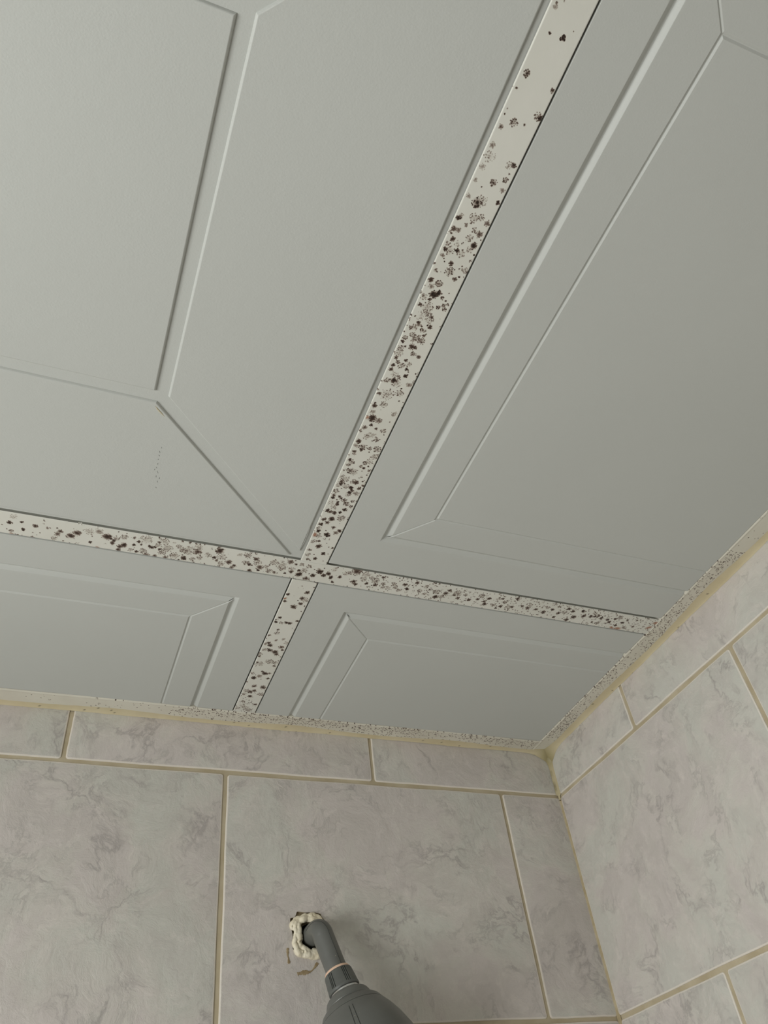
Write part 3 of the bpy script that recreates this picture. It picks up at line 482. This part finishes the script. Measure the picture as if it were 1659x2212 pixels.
def slab(bm, x0, x1, y0, y1, z0, z1, z2, lip, mi=0):
    box(bm, (x0, y0, z0), (x1, y1, z1), mi)
    box(bm, (x0 - lip, y0 - lip, z1), (x1 + lip, y1 + lip, z2), mi)
def raised_panel(label, X0, X1, Y0, Y1, ox0, ox1, oy0, oy1, tilt, zf=Z0 + .0002):
    """panel visible face X0..X1 x Y0..Y1; moulding rectangle o.. (may run past the cut edge)"""
    root = empty('suspended_panel', ((X0 + X1) / 2, (Y0 + Y1) / 2, zf))
    bm = bmesh.new(); D = .0029; V, v, m, e = .0046, .0019, .0013, .0006; I = .0352
    cx1 = ox1 >= X1; cy1 = oy1 >= Y1; cx0 = ox0 <= X0
    ix0, ix1, iy0, iy1 = ox0 + I, ox1 - I, oy0 + I, oy1 - I
    rx1 = X1 if cx1 else ox1; ry1 = Y1 if cy1 else oy1
    # border plates round the outer groove
    pl = []
    bx1 = X1 if cx1 else ox1 - V; by1 = Y1 if cy1 else oy1 - V
    P = lambda poly, half: pl.append((poly, half))
    if cy1 and cx1:
        P([(X0, Y0), (X1, Y0), (X1, oy0 - V), (ox0 - V, oy0 - V)], [e, e, V, 0]); P([(X0, Y0), (ox0 - V, oy0 - V), (ox0 - V, Y1), (X0, Y1)], [0, V, e, e])
    elif cy1:
        P([(X0, Y0), (X1, Y0), (ox1 + V, oy0 - V), (ox0 - V, oy0 - V)], [e, 0, V, 0]); P([(X0, Y0), (ox0 - V, oy0 - V), (ox0 - V, Y1), (X0, Y1)], [0, V, e, e])
        P([(ox1 + V, oy0 - V), (X1, Y0), (X1, Y1), (ox1 + V, Y1)], [0, e, e, V])
    else:
        P([(X0, Y0), (X1, Y0), (X1, oy0 - V), (ox0 - V, oy0 - V)], [e, e, V, 0]); P([(X0, Y0), (ox0 - V, oy0 - V), (ox0 - V, oy1 + V), (X0, Y1)], [0, V, 0, e])
        P([(X0, Y1), (ox0 - V, oy1 + V), (X1, oy1 + V), (X1, Y1)], [0, V, e, e])
    # mitred frame between the grooves
    s = V; q = m * 1.2
    if cy1 and cx1:
        P([(ox0 + s + q, oy0 + s), (X1, oy0 + s), (X1, iy0 - v), (ix0 - v + q, iy0 - v)], [V, e, v, m])
        P([(ox0 + s, oy0 + s + q), (ix0 - v, iy0 - v + q), (ix0 - v, Y1), (ox0 + s, Y1)], [m, v, e, V])
        P([(ix0 + v, iy0 + v), (X1, iy0 + v), (X1, Y1), (ix0 + v, Y1)], [v, e, e, v])
    elif cy1:
        P([(ox0 + s + q, oy0 + s), (ox1 - s - q, oy0 + s), (ix1 + v - q, iy0 - v), (ix0 - v + q, iy0 - v)], [V, m, v, m])
        P([(ox0 + s, oy0 + s + q), (ix0 - v, iy0 - v + q), (ix0 - v, Y1), (ox0 + s, Y1)], [m, v, e, V])
        P([(ix1 + v, iy0 - v + q), (ox1 - s, oy0 + s + q), (ox1 - s, Y1), (ix1 + v, Y1)], [m, V, e, v])
        P([(ix0 + v, iy0 + v), (ix1 - v, iy0 + v), (ix1 - v, Y1), (ix0 + v, Y1)], [v, v, e, v])
    else:
        P([(ox0 + s + q, oy0 + s), (X1, oy0 + s), (X1, iy0 - v), (ix0 - v + q, iy0 - v)], [V, e, v, m])
        P([(ox0 + s + q, oy1 - s), (ix0 - v + q, iy1 + v), (X1, iy1 + v), (X1, oy1 - s)], [m, v, e, V])
        P([(ox0 + s, oy0 + s + q), (ix0 - v, iy0 - v + q), (ix0 - v, iy1 + v - q), (ox0 + s, oy1 - s - q)], [m, v, m, V])
        P([(ix0 + v, iy0 + v), (X1, iy0 + v), (X1, iy1 - v), (ix0 + v, iy1 - v)], [v, e, v, v])
    for poly, half in pl: plate(bm, poly, half, 0, D, deps={v: .0011, m: .0008})
    box(bm, (ox0 + V + .0004, oy0 + V + .0004, .00105), (X1 - .0004 if cx1 else ox1 - V - .0004, Y1 - .0004 if cy1 else oy1 - V - .0004, D + .0002))
    slab(bm, X0 - .0005, X1 + .0005, Y0 - .0005, Y1 + .0005, D - .00002, .0076, .0120, .0085)
    for vt in bm.verts:
        vt.co.x -= root.location.x; vt.co.y -= root.location.y
        vt.co.z += tilt[0] * vt.co.x + tilt[1] * vt.co.y
    build('moulded_board', bm, panel_m, root, smooth=9)
    tag(root, label, 'ceiling panel'); return root
g = .0015
p2 = raised_panel('large off-white moulded ceiling panel touching the right-hand tiled wall', XB + g, -.0283, -.877, YA - .0034, -.3685, .12, -.8250, -.3465, (0, 0), zf=Z0 + .0001)
raised_panel('small off-white moulded ceiling panel in the corner of the two tiled walls', XB + g, -.0283, YB + g, -.0290, -.3665, .12, -.2295, .26, (0, 0))
raised_panel('off-white moulded ceiling panel cut narrow along the back wall, left of the short bar', -1.018, XA - g, YB + g, -.0290, -.969, -.4810, -.2280, .26, (0, 0))

# panel with the crossed pattern: raised fields over a recessed ground
root = empty('suspended_panel', (-.727, -.585, Z0)); bm = bmesh.new(); D = .0021; zf = Z0 - .0006; k = .0016
SOFT = [(0, 0), (.15, .02), (.32, .08), (.50, .20), (.68, .42), (.84, .70), (1, 1)]
def T(poly, half=None): plate(bm, poly, half or [k] * len(poly), zf, D, prof=SOFT)
fx0, fx1, fy0, fy1 = -.8560, -.5937, -.7076, -.4558
W = .0126
T([(fx0, fy0), (fx1, fy0), (fx1, fy1), (fx0, fy1)])
ex0, ex1, ey0, ey1 = -1.012, -.4410, -.8630, -.3055
# right, left, far (towards wall) and near fields, mitred on the diagonals
T([(fx1 + W, -.7120), (ex1, ey0 + .009), (ex1, -.3142), (fx1 + W, -.4520)])
T([(fx0 - W, -.7120), (fx0 - W, -.4520), (ex0, -.3142), (ex0, ey0 + .009)])
T([(-.5904, -.4432), (ex1 - .0085, ey1), (ex0 + .0085, ey1), (fx0 - .0030, -.4432)])
T([(-.5904, fy0 - W), (fx0 - .003, fy0 - W), (ex0 + .0085, ey0), (ex1 - .0085, ey0)])
box(bm, (-1.018, -.877, zf + D - .00002), (XA + .0002, YA - .0022, Z0 + .0078))
box(bm, (-1.018 - .006, -.877 - .008, Z0 + .0078), (XA + .0085, YA + .0075, Z0 + .0122))
for f in bm.faces:
    c = f.calc_center_median()
bd = build('moulded_board', bm, rough_m, smooth=14); put(bd, root)
bm = bmesh.new(); rn = random.Random(4)
def crumb(bm, p, r, n=1):
    for _ in range(n):
        q = Vector(p) + Vector((rn.uniform(-1, 1), rn.uniform(-1, 1), rn.uniform(-.3, .3))) * r
        mt = Matrix.Translation(q) @ Matrix.Rotation(rn.random() * 3, 4, 'Z') @ Matrix.Diagonal((rn.uniform(.5, 1.2), rn.uniform(.3, .8), rn.uniform(.3, .6), 1))
        bmesh.ops.create_icosphere(bm, subdivisions=2, radius=r * rn.uniform(.3, .6), matrix=mt)
crumb(bm, (-.6295, -.2990, Z0 + .0002), .0016, 9); crumb(bm, (-.615, -.2986, Z0 + .0002), .0008, 5); crumb(bm, (-.640, -.2992, Z0 + .0002), .0006, 4)
for _ in range(14): crumb(bm, (rn.uniform(-.63, -.5), -.2988, Z0 + .0002), .0004, 1)
tag(put(build('paint_crumbs', bm, white_blob_m, smooth=60), root), kind='stuff')
bm = bmesh.new()                               # lifted sliver of paint along the field's edge
tube(bm, [(-.4402, -.3155, zf + .0003), (-.4396, -.3260, zf + .0001), (-.4399, -.3370, zf + .0002), (-.4406, -.3480, zf + .0004)], lambda t: .00010 + .00012 * math.sin(math.pi * t), 6)
put(build('lifted_paint', bm, rough_m, smooth=60), root)
bm = bmesh.new(); rn = random.Random(9)          # row of small chips in the paint and a yellow scuff by the groove
for (x, y) in ((-.5790, -.4018), (-.5797, -.3971), (-.5794, -.3932), (-.5794, -.3891), (-.5790, -.3842), (-.5793, -.3799), (-.5804, -.3776), (-.5780, -.3762), (-.5774, -.3747), (-.5781, -.3703), (-.5753, -.3690), (-.5762, -.3650), (-.5761, -.3580)):
    a = rn.uniform(.9, 2.0); l = rn.uniform(.0005, .0014)
    tube(bm, [(x - math.cos(a) * l, y - math.sin(a) * l, zf), (x, y, zf - .00008), (x + math.cos(a) * l, y + math.sin(a) * l, zf)], lambda t: .00004 + .00012 * math.sin(math.pi * t), 6)
tag(put(build('paint_chips', bm, seam_m, smooth=60), root), 'row of small dark chips', kind='stuff')
bm = bmesh.new()
tube(bm, [(-.5902, -.4412, zf), (-.5883, -.4388, zf - .0001), (-.5849, -.4357, zf - .0001), (-.5822, -.4330, zf)], lambda t: .0001 + .0004 * math.sin(math.pi * t), 8)
tag(put(build('scuff', bm, caulk_m, smooth=60), root), 'yellowish scuff')
tag(root, 'largest ceiling panel, off-white with a raised square field and diagonal grooves', 'ceiling panel')

# ------------------------------------------------------------------ caulk
def bead(name, pts_fn, length, n, label, growf, m=9):
    """pts_fn(t, s): cross section point s in 0..1 at distance t"""
    us = np.linspace(0, length, n); ss = np.linspace(0, 1, m)
    P = np.array([[pts_fn(t, s) for s in ss] for t in us]).reshape(-1, 3)
    Gt = np.array([[growf(t, s) for s in ss] for t in us]).reshape(-1, 2)
    i = np.arange(n - 1)[:, None] * m + np.arange(m - 1)[None, :]
    q = np.stack((i, i + 1, i + m + 1, i + m), -1).reshape(-1, 4)
    me = bpy.data.meshes.new(name); me.from_pydata(P.tolist(), [], q.tolist()); me.update()
    at = me.attributes.new('growth', 'FLOAT_COLOR', 'POINT'); C = np.zeros((len(P), 4), np.float32); C[:, :2] = Gt; C[:, 3] = 1
    at.data.foreach_set('color', C.ravel()); me.shade_smooth()
    o = link(name, me, [caulk_m]); tag(o, label, 'caulk'); return o
w1, w2, w3 = wob(1), wob(2), wob(3)
def fillet(a, b, s):                           # quarter concave-ish bead between ceiling reach a and wall drop b
    th = s * math.pi / 2
    return a * (1 - math.sin(th)) * 1.0, b * (1 - math.cos(th)), .30 * math.sin(2 * th)
def swell(t): return math.exp(-(t / .017) ** 2)
def back_pt(t, s):
    a = .0100 + .0012 * w1(t) + .003 * swell(t); b = .0026 + .0006 * w2(t) + .0120 * swell(t)
    p, q, r = fillet(a, b, s); bul = r * .5 * min(a, b)
    return (-t, -p - bul - .0002, Z0 + .0003 - q - bul * .6)
def right_pt(t, s):
    a = .0105 + .0012 * w2(t + 3) + .003 * swell(t); b = .0036 + .0008 * w3(t + 1) + .0125 * swell(t)
    p, q, r = fillet(a, b, s); bul = r * .5 * min(a, b)
    return (-p - bul - .0002, -t, Z0 + .0003 - q - bul * .6)
gr_c = lambda t, s: (0.9 if random.random() < .004 else 0, min(1, .8 * math.exp(-(t / .018) ** 2)))
random.seed(8)
bead('caulk_bead', back_pt, 1.0, 500, 'yellowed caulk line between the back wall tiles and the ceiling trim', gr_c)
bead('caulk_bead', right_pt, .89, 450, 'yellowed caulk line between the right wall tiles and the ceiling trim', gr_c)
def corner_pt(t, s):
    r = (.0042 + .0004 * w1(t * 2) + .009 * math.exp(-(t / .012) ** 2)) if t < .060 else .0020
    th = s * math.pi / 2; a = r * (1 - math.sin(th)); b = r * (1 - math.cos(th)); bul = .12 * r * math.sin(2 * th)
    return (-a - bul, -b - bul, Z0 + .0005 - t)
def gr_k(t, s):
    dk = 0
    if s > -1 and s < .55: dk = .5 * max(0, math.sin(t * 210 + 1) * math.sin(t * 87)) ** .7 if .010 < t < .062 else 0
    return (dk if s < .45 else dk * .3, .9 * math.exp(-(t / .016) ** 2) + .25)
bead('caulk_bead', corner_pt, .066, 140, 'olive-stained caulk filling the upright corner between the two tiled walls', gr_k)
# grout line running on down the corner
bm = bmesh.new(); n = 240; ring = []
wa, wb_ = wob(31), wob(32)
for i in range(n):
    t = i / (n - 1) * (Z0 - .0665); zq = Z0 - .0665 - t; r1 = .0021 + .0004 * wa(t); r2 = .0030 + .0005 * wb_(t)
    ring.append([bm.verts.new(p) for p in ((-r1, .0006, zq), (-r1 * .5, -r2 * .35, zq), (.0006, -r2, zq))])
for a, b in zip(ring, ring[1:]):
    for k in range(2): bm.faces.new((a[k], a[k + 1], b[k + 1], b[k]))
tag(build('trim_3', bm, corner_m, smooth=50), kind='structure')

# ------------------------------------------------------------------ sealant, residue, shower head
foam = bmesh.new(); rn = random.Random(12)
def cat(pts, n=8):
    out = []; P = [Vector((p[0], 0, p[1])) for p in pts]
    for i in range(len(P) - 1):
        a, b, c, d = P[max(i - 1, 0)], P[i], P[i + 1], P[min(i + 2, len(P) - 1)]
        for k in range(n):
            t = k / n; out.append(.5 * ((2 * b) + (c - a) * t + (2 * a - 5 * b + 4 * c - d) * t * t + (3 * b - a - 3 * c + d) * t ** 3))
    out.append(P[-1]); return out
def strand(pts, r, y, var=.25, seed=0):
    P = cat(pts); wv = wob(seed); wy = wob(seed + 50)
    P = [Vector((p.x + .0006 * wv(i * .01), y + .0002 + .0008 * wy(i * .012), p.z + .0006 * wy(i * .013 + 2))) for i, p in enumerate(P)]
    tube(foam, P, lambda t: r * 1.22 * (1 + 1.3 * var * wv(t * .07)), 16)
strand([(-.3290, 2.0760), (-.3310, 2.0840), (-.3360, 2.0885), (-.3430, 2.0900), (-.3510, 2.0885), (-.3580, 2.0862), (-.3612, 2.0820), (-.3612, 2.0790)], .0026, -.0012, seed=1)
strand([(-.3320, 2.0790), (-.3370, 2.0845), (-.3440, 2.0865), (-.3520, 2.0850), (-.3565, 2.0815), (-.3560, 2.0770)], .0024, -.0026, seed=2)
strand([(-.3420, 2.0893), (-.3500, 2.0872), (-.3570, 2.0850), (-.3600, 2.0800), (-.3595, 2.0750), (-.3605, 2.0690), (-.3612, 2.0640), (-.3595, 2.0600)], .0021, -.0030, seed=3)
strand([(-.3560, 2.0790), (-.3568, 2.0740), (-.3560, 2.0690), (-.3552, 2.0650)], .0024, -.0022, seed=4)
strand([(-.3560, 2.0690), (-.3590, 2.0675), (-.3612, 2.0640), (-.3605, 2.0595), (-.3565, 2.0570), (-.3520, 2.0550)], .0017, -.0030, seed=5)
strand([(-.3562, 2.0680), (-.3558, 2.0635), (-.3540, 2.0610), (-.3500, 2.0590), (-.3455, 2.0560), (-.3400, 2.0545)], .0019, -.0026, seed=6)
strand([(-.3598, 2.0590), (-.3570, 2.0560), (-.3530, 2.0540), (-.3470, 2.0530), (-.3400, 2.0520), (-.3340, 2.0535)], .0023, -.0020, seed=7)
strand([(-.3440, 2.0560), (-.3380, 2.0555), (-.3310, 2.0575), (-.3270, 2.0640), (-.3262, 2.0720), (-.3290, 2.0790)], .0030, -.0010, seed=8)
strand([(-.3530, 2.0560), (-.3460, 2.0545), (-.3380, 2.0530)], .0024, -.0030, seed=9)
strand([(-.3590, 2.0555), (-.3565, 2.0537), (-.3545, 2.0528)], .0013, -.0012, seed=10)
for (x, zc, r) in ((-.3604, 2.0838, .0028), (-.3557, 2.0747, .0027), (-.3600, 2.0862, .0020), (-.3540, 2.0527, .0014), (-.3527, 2.0521, .0012), (-.3340, 2.0510, .0012), (-.3525, 2.0880, .0022)):
    bmesh.ops.create_icosphere(foam, subdivisions=3, radius=r, matrix=Matrix.Translation((x, -.0018, zc)))
fo = build('pipe_sealant', foam, foam_m)
md = fo.modifiers.new('remesh', 'REMESH'); md.mode = 'VOXEL'; md.voxel_size = .00045; md.use_smooth_shade = True
tx = bpy.data.textures.new('ripple', 'CLOUDS'); tx.noise_scale = .009
dp = fo.modifiers.new('ripple', 'DISPLACE'); dp.texture = tx; dp.strength = .0020; dp.mid_level = .5; dp.texture_coords = 'LOCAL'
sm = fo.modifiers.new('smooth', 'SMOOTH'); sm.iterations = 4; sm.factor = .5
tag(fo, 'crusty cream sealant smeared round the pipe hole in the back wall tile', 'sealant')

def smear(name, pts, wid, label, seed):
    bm = bmesh.new(); P = cat(pts, 6); rn2 = random.Random(seed); L1, L2 = [], []
    for i, p in enumerate(P):
        t = (P[min(i + 1, len(P) - 1)] - P[max(i - 1, 0)]).normalized(); nrm = Vector((-t.z, 0, t.x)); ww = wid(i / (len(P) - 1))
        L1.append(p + nrm * ww * rn2.uniform(.6, 1.2)); L2.append(p - nrm * ww * rn2.uniform(.6, 1.2))
    ring = L1 + L2[::-1]
    lo = [(p.x, .0002, p.z) for p in ring]
    def inn(f, y): return [((p.x + (P[min(i, len(ring) - 1 - i)].x - p.x) * f), y, p.z + (P[min(i, len(ring) - 1 - i)].z - p.z) * f) for i, p in enumerate(ring)]
    stack(bm, [inn(.35, -.00045), inn(.1, -.0003), lo], cap=False)
    bm.verts.ensure_lookup_table(); m_ = len(P)
    for i in range(m_ - 1): bm.faces.new((bm.verts[i], bm.verts[i + 1], bm.verts[len(ring) - 2 - i], bm.verts[len(ring) - 1 - i]))
    tag(build(name, bm, smear_m, smooth=50), label, 'residue')
smear('glue_residue', [(-.3672, 2.0604), (-.3676, 2.0550), (-.3667, 2.0506), (-.3661, 2.0466)], lambda t: .0010 + .0004 * math.sin(9 * t), 'thin upright brown glue streak on the tile left of the cream sealant', 5)
smear('glue_residue', [(-.3372, 2.0469), (-.3400, 2.0433), (-.3448, 2.0394), (-.3494, 2.0388), (-.3550, 2.0382), (-.3580, 2.0374)], lambda t: .0011 + .0013 * t * t + .0006 * math.sin(11 * t + 1), 'bent brown glue smear on the tile below the cream sealant', 6)

# shower arm and head
AX = Vector((.2706, -.2226, -.9366)).normalized()
AX2 = Vector((.1920, -.3280, -.9250)).normalized()          # the bell hangs on a ball joint
A0 = Vector((-.3377, -.0240, 2.0634))          # centre of the pipe just past the bend
e1 = AX.cross(Vector((0, 0, 1))).normalized(); e2 = AX.cross(e1).normalized()
SW = .0350                                     # distance from A0 to the washer
root = empty('shower_head', A0 + AX * .09)
P = [Vector((-.3412, .060, 2.0722)), Vector((-.3412, .020, 2.0722)), Vector((-.3412, -.002, 2.0722))]
b0 = Vector((-.3412, -.004, 2.0722)); b1 = Vector((-.3405, -.0245, 2.0732)); b2 = A0.copy()
for i in range(1, 25):
    t = i / 24; P.append(b0 * (1 - t) ** 2 + b1 * 2 * t * (1 - t) + b2 * t * t)
for i in range(1, 9): P.append(A0 + AX * (SW + .006) * i / 8)
bm = bmesh.new(); tube(bm, P, .0104, 40)
arm = put(build('shower_arm', bm, grey_m, smooth=60), root)
bm = bmesh.new()
side = (e1 * math.cos(2.45) + e2 * math.sin(2.45))
def seam_line(u): return [p for p in u]
cam_dir = Vector((-.60565, -.82256, 1.82))
tp = []
for i in range(6, len(P)):
    t = (P[min(i + 1, len(P) - 1)] - P[i - 1]).normalized(); c = (cam_dir - P[i]).normalized(); c = (c - t * c.dot(t)).normalized(); s = c.cross(t).normalized()
    tp.append(P[i] + (c * .80 - s * .60 * (-1)) .normalized() * .01035)
tube(bm, tp, .00030, 6); put(build('mould_seam', bm, seam_m), arm).parent = arm
bpy.data.objects['mould_seam'].location = (0, 0, 0)
fr = (A0 + AX * SW, AX, e1, e2)
g1 = AX2.cross(Vector((0, 0, 1))).normalized(); g2 = AX2.cross(g1).normalized()
fr2 = (fr[0] + AX * .017 - AX2 * .017, AX2, g1, g2)
bm = bmesh.new(); lathe(bm, [(-.0012, .0100), (-.0018, .0108), (-.0014, .0118), (-.0004, .0124), (.0022, .0126), (.0030, .0110)], fr, 64)
put(build('washer', bm, washer_m, smooth=40), root)
def ribs(s, a):
    if s < .0022 or s > .0155: return 0
    q = (a / (2 * math.pi) * 6) % 1.0
    return -.0011 if (.12 < q < .19 or .25 < q < .32 or .38 < q < .42) else 0
bm = bmesh.new(); lathe(bm, [(.0008, .0110), (.0010, .0128), (.0018, .0134), (.0026, .0137), (.0150, .0149), (.0158, .0151), (.0172, .0152), (.0180, .0148), (.0182, .0130)], fr, 360, ribs)
put(build('collar_nut', bm, collar_m, smooth=45), root)
bm = bmesh.new(); lathe(bm, [(.0170, .0134), (.0178, .0141), (.0225, .0143), (.0262, .0140)], fr, 96)
put(build('swivel_ring', bm, chrome_m, smooth=60), root)
bm = bmesh.new()
prof = [(.0265, .0120), (.0248, .0150), (.0244, .0168), (.0248, .0190), (.0262, .0206), (.0290, .0218), (.0320, .0228), (.0334, .0236), (.0342, .0233), (.0346, .0240), (.0354, .0262), (.0378, .0288), (.0435, .0319),
        (.0438, .0312), (.0441, .0323), (.0505, .0362), (.0605, .0410), (.0745, .0460), (.0905, .0498), (.1045, .0515), (.1095, .0512), (.1110, .0500), (.1105, .0480)]
lathe(bm, prof, fr2, 128)
bell = put(build('spray_bell', bm, grey_m, smooth=35), root)
def on_bell(s, a, lift=0):
    for (s0, r0), (s1, r1) in zip(prof[8:], prof[9:]):
        if s0 <= s <= s1: r = r0 + (r1 - r0) * (s - s0) / (s1 - s0 + 1e-9); return fr2[0] + AX2 * s + (g1 * math.cos(a) + g2 * math.sin(a)) * (r + lift)
    return fr2[0] + AX2 * s + (g1 * math.cos(a) + g2 * math.sin(a)) * (.052 + lift)
cv = (cam_dir - fr[0]).normalized(); ac = math.atan2(cv.dot(g2), cv.dot(g1))
bm = bmesh.new()
for da in (-.06, .03):
    tube(bm, [on_bell(.049 + .05 * i / 30, ac + da + .0 * i, .0000) for i in range(31)], .0003, 6)
tube(bm, [on_bell(.072 - .010 * math.sin(math.pi * i / 30), ac + .12 + .75 * i / 30) for i in range(31)], .0003, 6)
tube(bm, [on_bell(.0760 - .010 * math.sin(math.pi * i / 30), ac + .16 + .68 * i / 30) for i in range(31)], .0003, 6)
sm_ = build('seam_lines', bm, seam_m); sm_.parent = bell; 
bell_off = Vector(bell.location); sm_.location = (0, 0, 0)
bm = bmesh.new(); lathe(bm, [(.1085, .0490), (.1093, .0485), (.1095, .030), (.1095, .0005)], fr2, 96, cap1=True)
for rr2, nn in ((.010, 6), (.020, 12), (.030, 18), (.040, 24)):
    for i in range(nn):
        a = 2 * math.pi * i / nn; p = fr2[0] + AX2 * .1100 + (g1 * math.cos(a) + g2 * math.sin(a)) * rr2
        bmesh.ops.create_icosphere(bm, subdivisions=1, radius=.0012, matrix=Matrix.Translation(p))
put(build('spray_plate', bm, collar_m, smooth=40), root)
tag(root, 'matt grey shower head and bent arm sticking out of the back wall tile', 'shower head')
